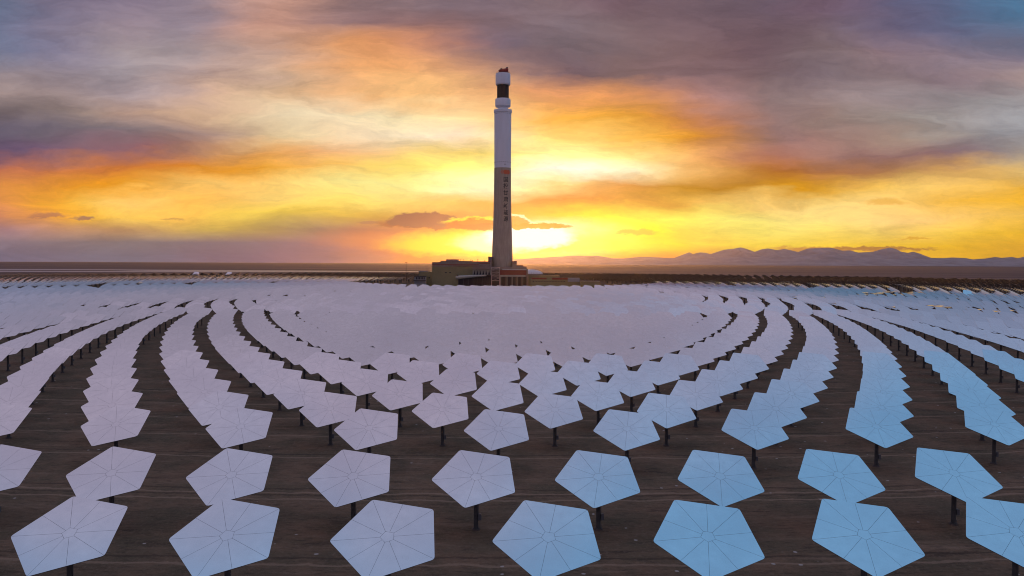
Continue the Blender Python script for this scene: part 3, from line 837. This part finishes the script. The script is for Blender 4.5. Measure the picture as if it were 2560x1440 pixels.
# duct
Yd = Y0 - 3
mb = MB(); A = at(1143, 693.6, Yd); B = at(1180, 690.6, Yd); C_ = at(1216, 688.8, Yd)
mb.bar(A, B, 4.7 * .345, 20, 3.6 * .345); mb.bar(B, C_, 3.6 * .345, 20, 2.0 * .345); mb.bar(at(1139.5, 694, Yd), A, 3.2 * .345, 20, 4.7 * .345)
sp = MB()
for px in (1146, 1158, 1170, 1182, 1194, 1206): P = at(px, 692, Yd); sp.box(P.x - .3, P.x + .3, Yd - .6, Yd + .6, gz(P.x, Yd) - .2, P.z - .4)
vl = MB(); P = at(1144, 688.2, Yd); vl.lathe([(0.9, P.z - 2), (1.0, P.z), (0.2, P.z + .6)], P.x, Yd, 16)
thing('exhaust_duct', 'fat pale tapering duct lying in front of the cream hall', 'duct', 1170, Yd, [('pipe', mb, M_PALEMET), ('support', sp, M_DKSTEEL), ('valve', vl, M_DARK)])
# air-cooled condenser
Ya = Y0 + 2 - 5
tp = MB(); pbox(tp, 1181, 1229, 666.8, 673.6, Ya, 5)
bk = MB(); pbox(bk, 1181.5, 1229, 673.6, 686.6, Ya + 2.0, .4)
parts = [('wind_wall', tp, M_PINK), ('back_panel', bk, M_PALEMET)]
for k in range(6):
    v_ = MB(); xc = 1186 + 7.35 * k; a1, a2, a3 = at(xc - 2.3, 686.4, Ya + .5), at(xc + 2.3, 686.4, Ya + .5), at(xc, 675.2, Ya + .5)
    d_ = Vector((0, 1.3, 0)); v_.faces([a1, a2, a3, a1 + d_, a2 + d_, a3 + d_], [(0, 1, 2), (5, 4, 3), (0, 3, 4, 1), (1, 4, 5, 2), (2, 5, 3, 0)]); parts.append(('fin_bundle', v_, M_DARK))
lg = MB()
for k in range(12):
    x_ = 1182 + 4.1 * k; P = at(x_, 686.6, Ya + 1); lg.bar((P.x, Ya + 1, gz(P.x, Ya)), (P.x, Ya + 1, P.z), 0.22, 6)
    if k: Q = at(x_ - 4.1, 686.6, Ya + 1); lg.bar((Q.x, Ya + 1, gz(P.x, Ya)), (P.x, Ya + 1, P.z), 0.11, 4)
bm_ = MB(); pbox(bm_, 1181, 1229, 686.6, 687.6, Ya, 5)
rc = MB(); pbox(rc, 1146, 1229, 688.5, 712, Ya + 2.2, .4, 0, True)  # added dark sheet stands in for the shade behind the legs
parts += [('shade_sheet', rc, M_DARK), ('leg_frame', lg, M_DKSTEEL), ('deck', bm_, M_DARK)]
thing('air_cooled_condenser', 'pinkish raised condenser with six dark triangles under its top band', 'condenser', 1205, Ya, parts)
# pipe rack in front of the tower foot
Yr = Y0 - 10
parts = []
cl = MB()
for px in (1229, 1249):
    P = at(px, 668, Yr); cl.box(P.x - .28, P.x + .28, Yr - .28, Yr + .28, gz(P.x, Yr) - .2, P.z); cl.box(P.x - .28, P.x + .28, Yr + 5, Yr + 5.5, gz(P.x, Yr) - .2, P.z)
parts.append(('column', cl, M_FRAME))
br = MB()
for py in (668.5, 675, 681, 688, 695, 702):
    a1, a2 = at(1229, py, Yr), at(1249, py, Yr); br.bar(a1, a2, 0.16, 4); br.bar(a1 + Vector((0, 5.2, 0)), a2 + Vector((0, 5.2, 0)), 0.16, 4)
for i, py in enumerate((668.5, 675, 681, 688, 695)):
    q = (668.5, 675, 681, 688, 695, 702)[i + 1]; a1, a2 = (at(1229, py, Yr), at(1249, q, Yr)) if i % 2 else (at(1249, py, Yr), at(1229, q, Yr)); br.bar(a1, a2, 0.11, 4)
parts.append(('brace', br, M_FRAME))
thing('pipe_rack', 'open steel stair and pipe tower left of the dark red panel', 'steel frame', 1238, Yr, parts)
# salt pump building with the dark red panel
Yb = Y0
bx = MB(); pbox(bx, 1229.5, 1316.5, 667, 674, Yb + 2, 12); pbox(bx, 1229.5, 1316.5, 674, 712, Yb + 8, 6, 0, True)
rp = MB(); pbox(rp, 1250, 1316, 675.2, 687.4, Yb + .5, 3)
rw = MB(); pbox(rw, 1256, 1316.6, 673.2, 675.2, Yb + .3, 4)
bb_ = MB(); pbox(bb_, 1250, 1313.5, 687.6, 692, Yb + .2, 3)
parts = [('upper_wall', bx, M_PINK), ('red_panel', rp, M_REDB), ('canopy', rw, M_ROOFW), ('beam', bb_, M_PALEMET)]
rs = random.Random(5)
x_ = 1251.0; k = 0
while x_ < 1315:
    wd = rs.uniform(.8, 2.2); c_ = MB(); pbox(c_, x_, x_ + wd, 692, 712, Yb + 1 + rs.uniform(0, 2), 1.0, 0, True); parts.append(('column', c_, [M_PALEMET, M_DARK, M_DKSTEEL, M_PINK][k % 4])); x_ += wd + rs.uniform(1.0, 3.0); k += 1
rc = MB(); pbox(rc, 1229.6, 1316.4, 692, 712, Yb + 6.5, 1.0, 0, True); parts.append(('shade_backing', rc, M_DARK))  # near-black slab added as the shade behind the columns
pl = MB(); pbox(pl, 1316.6, 1319.5, 672, 712, Yb - .5, 4, 0, True); parts.append(('pillar', pl, M_PINK))
thing('salt_pump_building', 'building with wide dark red panel under the tower, dark columns below', 'building', 1285, Yb, parts)
# stepped block round the tower foot
Yt = TY - 14
mb = MB(); pbox(mb, 1220.5, 1230, 643, 690, Yt, 12, 0); pbox(mb, 1280, 1291.7, 654.2, 690, Yt, 12); pbox(mb, 1291.7, 1308, 664.4, 690, Yt, 12); pbox(mb, 1308, 1316, 667.5, 690, Yt, 12)
cp = MB(); pbox(cp, 1220, 1230, 641.6, 643, Yt - .2, 12.4); pbox(cp, 1280, 1292.3, 653, 654.2, Yt - .2, 12.4); pbox(cp, 1292.3, 1308.4, 663.2, 664.4, Yt - .2, 12.4); pbox(cp, 1308.4, 1316.6, 666.3, 667.5, Yt - .2, 12.4)
bd = MB(); pbox(bd, 1281, 1291.7, 657.4, 658.6, Yt - .1, .4)
bs = MB(); pbox(bs, 1228, 1292, 667, 705, Yt + 2, 9, 0, True)
thing('tower_base_block', 'stepped block with dark copings on both sides of the tower foot', 'building', 1290, Yt, [('wall', mb, M_PINK), ('coping', cp, M_REDB), ('red_band', bd, M_REDB), ('plinth', bs, M_PINK)])
# storage tank with shallow dome
Yk = Y0 + 35; P = at(1322, 685, Yk); rt = 34.5 * Yk / F_PX; g0 = gz(P.x, Yk); zt0 = at(1322, 684.2, Yk).z; zt1 = at(1322, 673.6, Yk).z
wl = MB(); wl.lathe([(rt, g0 - .2), (rt, zt0)], P.x, Yk, 72, cap=False)
dm = MB(); dm.lathe([(rt * 1.01, zt0 - .1), (rt * 1.01, zt0 + .15)] + [(rt * math.cos(a), zt0 + .15 + (zt1 - zt0) * math.sin(a)) for a in np.linspace(0.25, 1.45, 10)], P.x, Yk, 72)
rr_ = MB()
for k in range(36):
    a = 2 * PI * k / 36; rr_.bar((P.x + rt * math.cos(a), Yk + rt * math.sin(a), zt0), (P.x + rt * math.cos(a), Yk + rt * math.sin(a), zt0 + 1.2), .07, 4)
nz = MB(); Q = at(1355.5, 683.5, Yk); nz.box(Q.x - 1.0, Q.x + .6, Yk - 1, Yk + 1, Q.z - .5, Q.z + .8)
thing('salt_tank', 'round salt tank with a low white dome right of the tower foot', 'tank', 1322, Yk, [('wall', wl, M_PINK), ('dome', dm, M_ROOFW), ('railing', rr_, M_DKSTEEL), ('nozzle', nz, M_ROOFW)])
# low buildings on the right
Yq = Y0 - 4
wl = MB(); pbox(wl, 1326, 1450, 698.2, 712, Yq, 12, 0, True); wl2 = MB(); pbox(wl2, 1321, 1399, 688.5, 699, Yq + 13, 8, 0, True)
rf1 = MB(); pbox(rf1, 1329, 1366.5, 694.2, 698.2, Yq - .3, 5); rf2 = MB(); pbox(rf2, 1380.5, 1420, 694.6, 698.6, Yq - .3, 5); rf3 = MB(); pbox(rf3, 1380.5, 1436, 698.6, 699.4, Yq - .4, 2)
ew = MB(); pbox(ew, 1420, 1449, 694.8, 704.5, Yq - 2.5, 6)
wn = MB()
for k in range(12): pbox(wn, 1332 + 7 * k, 1335 + 7 * k, 702.5, 704.8, Yq - .08, .2)
thing('control_building', 'low olive building with dark red roof strips, right of the tower', 'building', 1385, Yq, [('wall', wl, M_CREAM), ('rear_wall', wl2, M_CREAM), ('roof_strip', rf1, M_REDB), ('roof_strip', rf2, M_REDB), ('eave', rf3, M_REDB), ('end_block', ew, M_GREY), ('window', wn, M_DARK, 'wall')])
mb = MB(); pbox(mb, 1453, 1500, 703.5, 712, Yq + 10, 8, 0, True); rf = MB(); pbox(rf, 1452.5, 1500.5, 702.6, 703.5, Yq + 9.8, 8.4)
thing('low_shed', 'small low shed at the right end of the olive building', 'building', 1475, Yq + 10, [('wall', mb, M_CREAM), ('roof', rf, M_GREY)])


def pole(px, top, Y, label, group=None, cat='lamp post', name='lamp_post'):
    T_ = at(px, top, Y); g0 = gz(T_.x, Y); root = empty(name, (T_.x, Y, g0)); tag(root, label, cat, group)
    hh = T_.z - g0
    mb = MB(); mb.bar((0, 0, 0), (0, 0, hh), 0.16, 8, 0.08); mb.build('pole', M_DKSTEEL, root)
    mb = MB(); mb.box(-0.9, 0.9, -.12, .12, hh - .5, hh - .35); mb.box(-0.9, -0.3, -.25, .25, hh - .35, hh - .1); mb.box(0.3, 0.9, -.25, .25, hh - .35, hh - .1); mb.build('lamp_head', M_DKSTEEL, root)


pole(1015.6, 655, 660, 'tall thin mast at the left end of the buildings', None, 'mast', 'lightning_mast')
pp_ = [(1527, 710.5), (1570, 711), (1616, 712.5), (1664.5, 714.5), (1717, 717), (1773, 720.5), (1897, 725.5), (1968, 728.5), (2128, 737.5), (2219, 741), (2320, 747), (2429, 752)]
for k, (px, top) in enumerate(pp_):
    pole(px, top, 610 - 14 * max(0, k - 3), 'thin dark post among far right mirrors, %s of twelve from the left' % ORD[k + 1], 'thin dark posts among the far right mirrors')

# ------------------------------------------------------------------ haze
bmh = MB(); bmh.box(-19500, 19500, -19500, 19500, -16.0, 620.0)
hz = bmh.build('haze', None) if False else None
me = bpy.data.meshes.new('haze'); me.from_pydata(bmh.v, [], bmh.f)
hz = add_mesh('haze', me); tag(hz, kind='stuff')
m = bpy.data.materials.new('haze_air'); m.use_nodes = True; t = NT(m.node_tree); t.n.clear()
pv = t.n.new('ShaderNodeVolumePrincipled'); pv.inputs['Density'].default_value = 0.85e-5; pv.inputs['Anisotropy'].default_value = 0.84
pv.inputs['Color'].default_value = (0.95, 0.88, 0.86, 1)
o_ = t.n.new('ShaderNodeOutputMaterial'); t.l.new(pv.outputs[0], o_.inputs['Volume'])
me.materials.append(m)
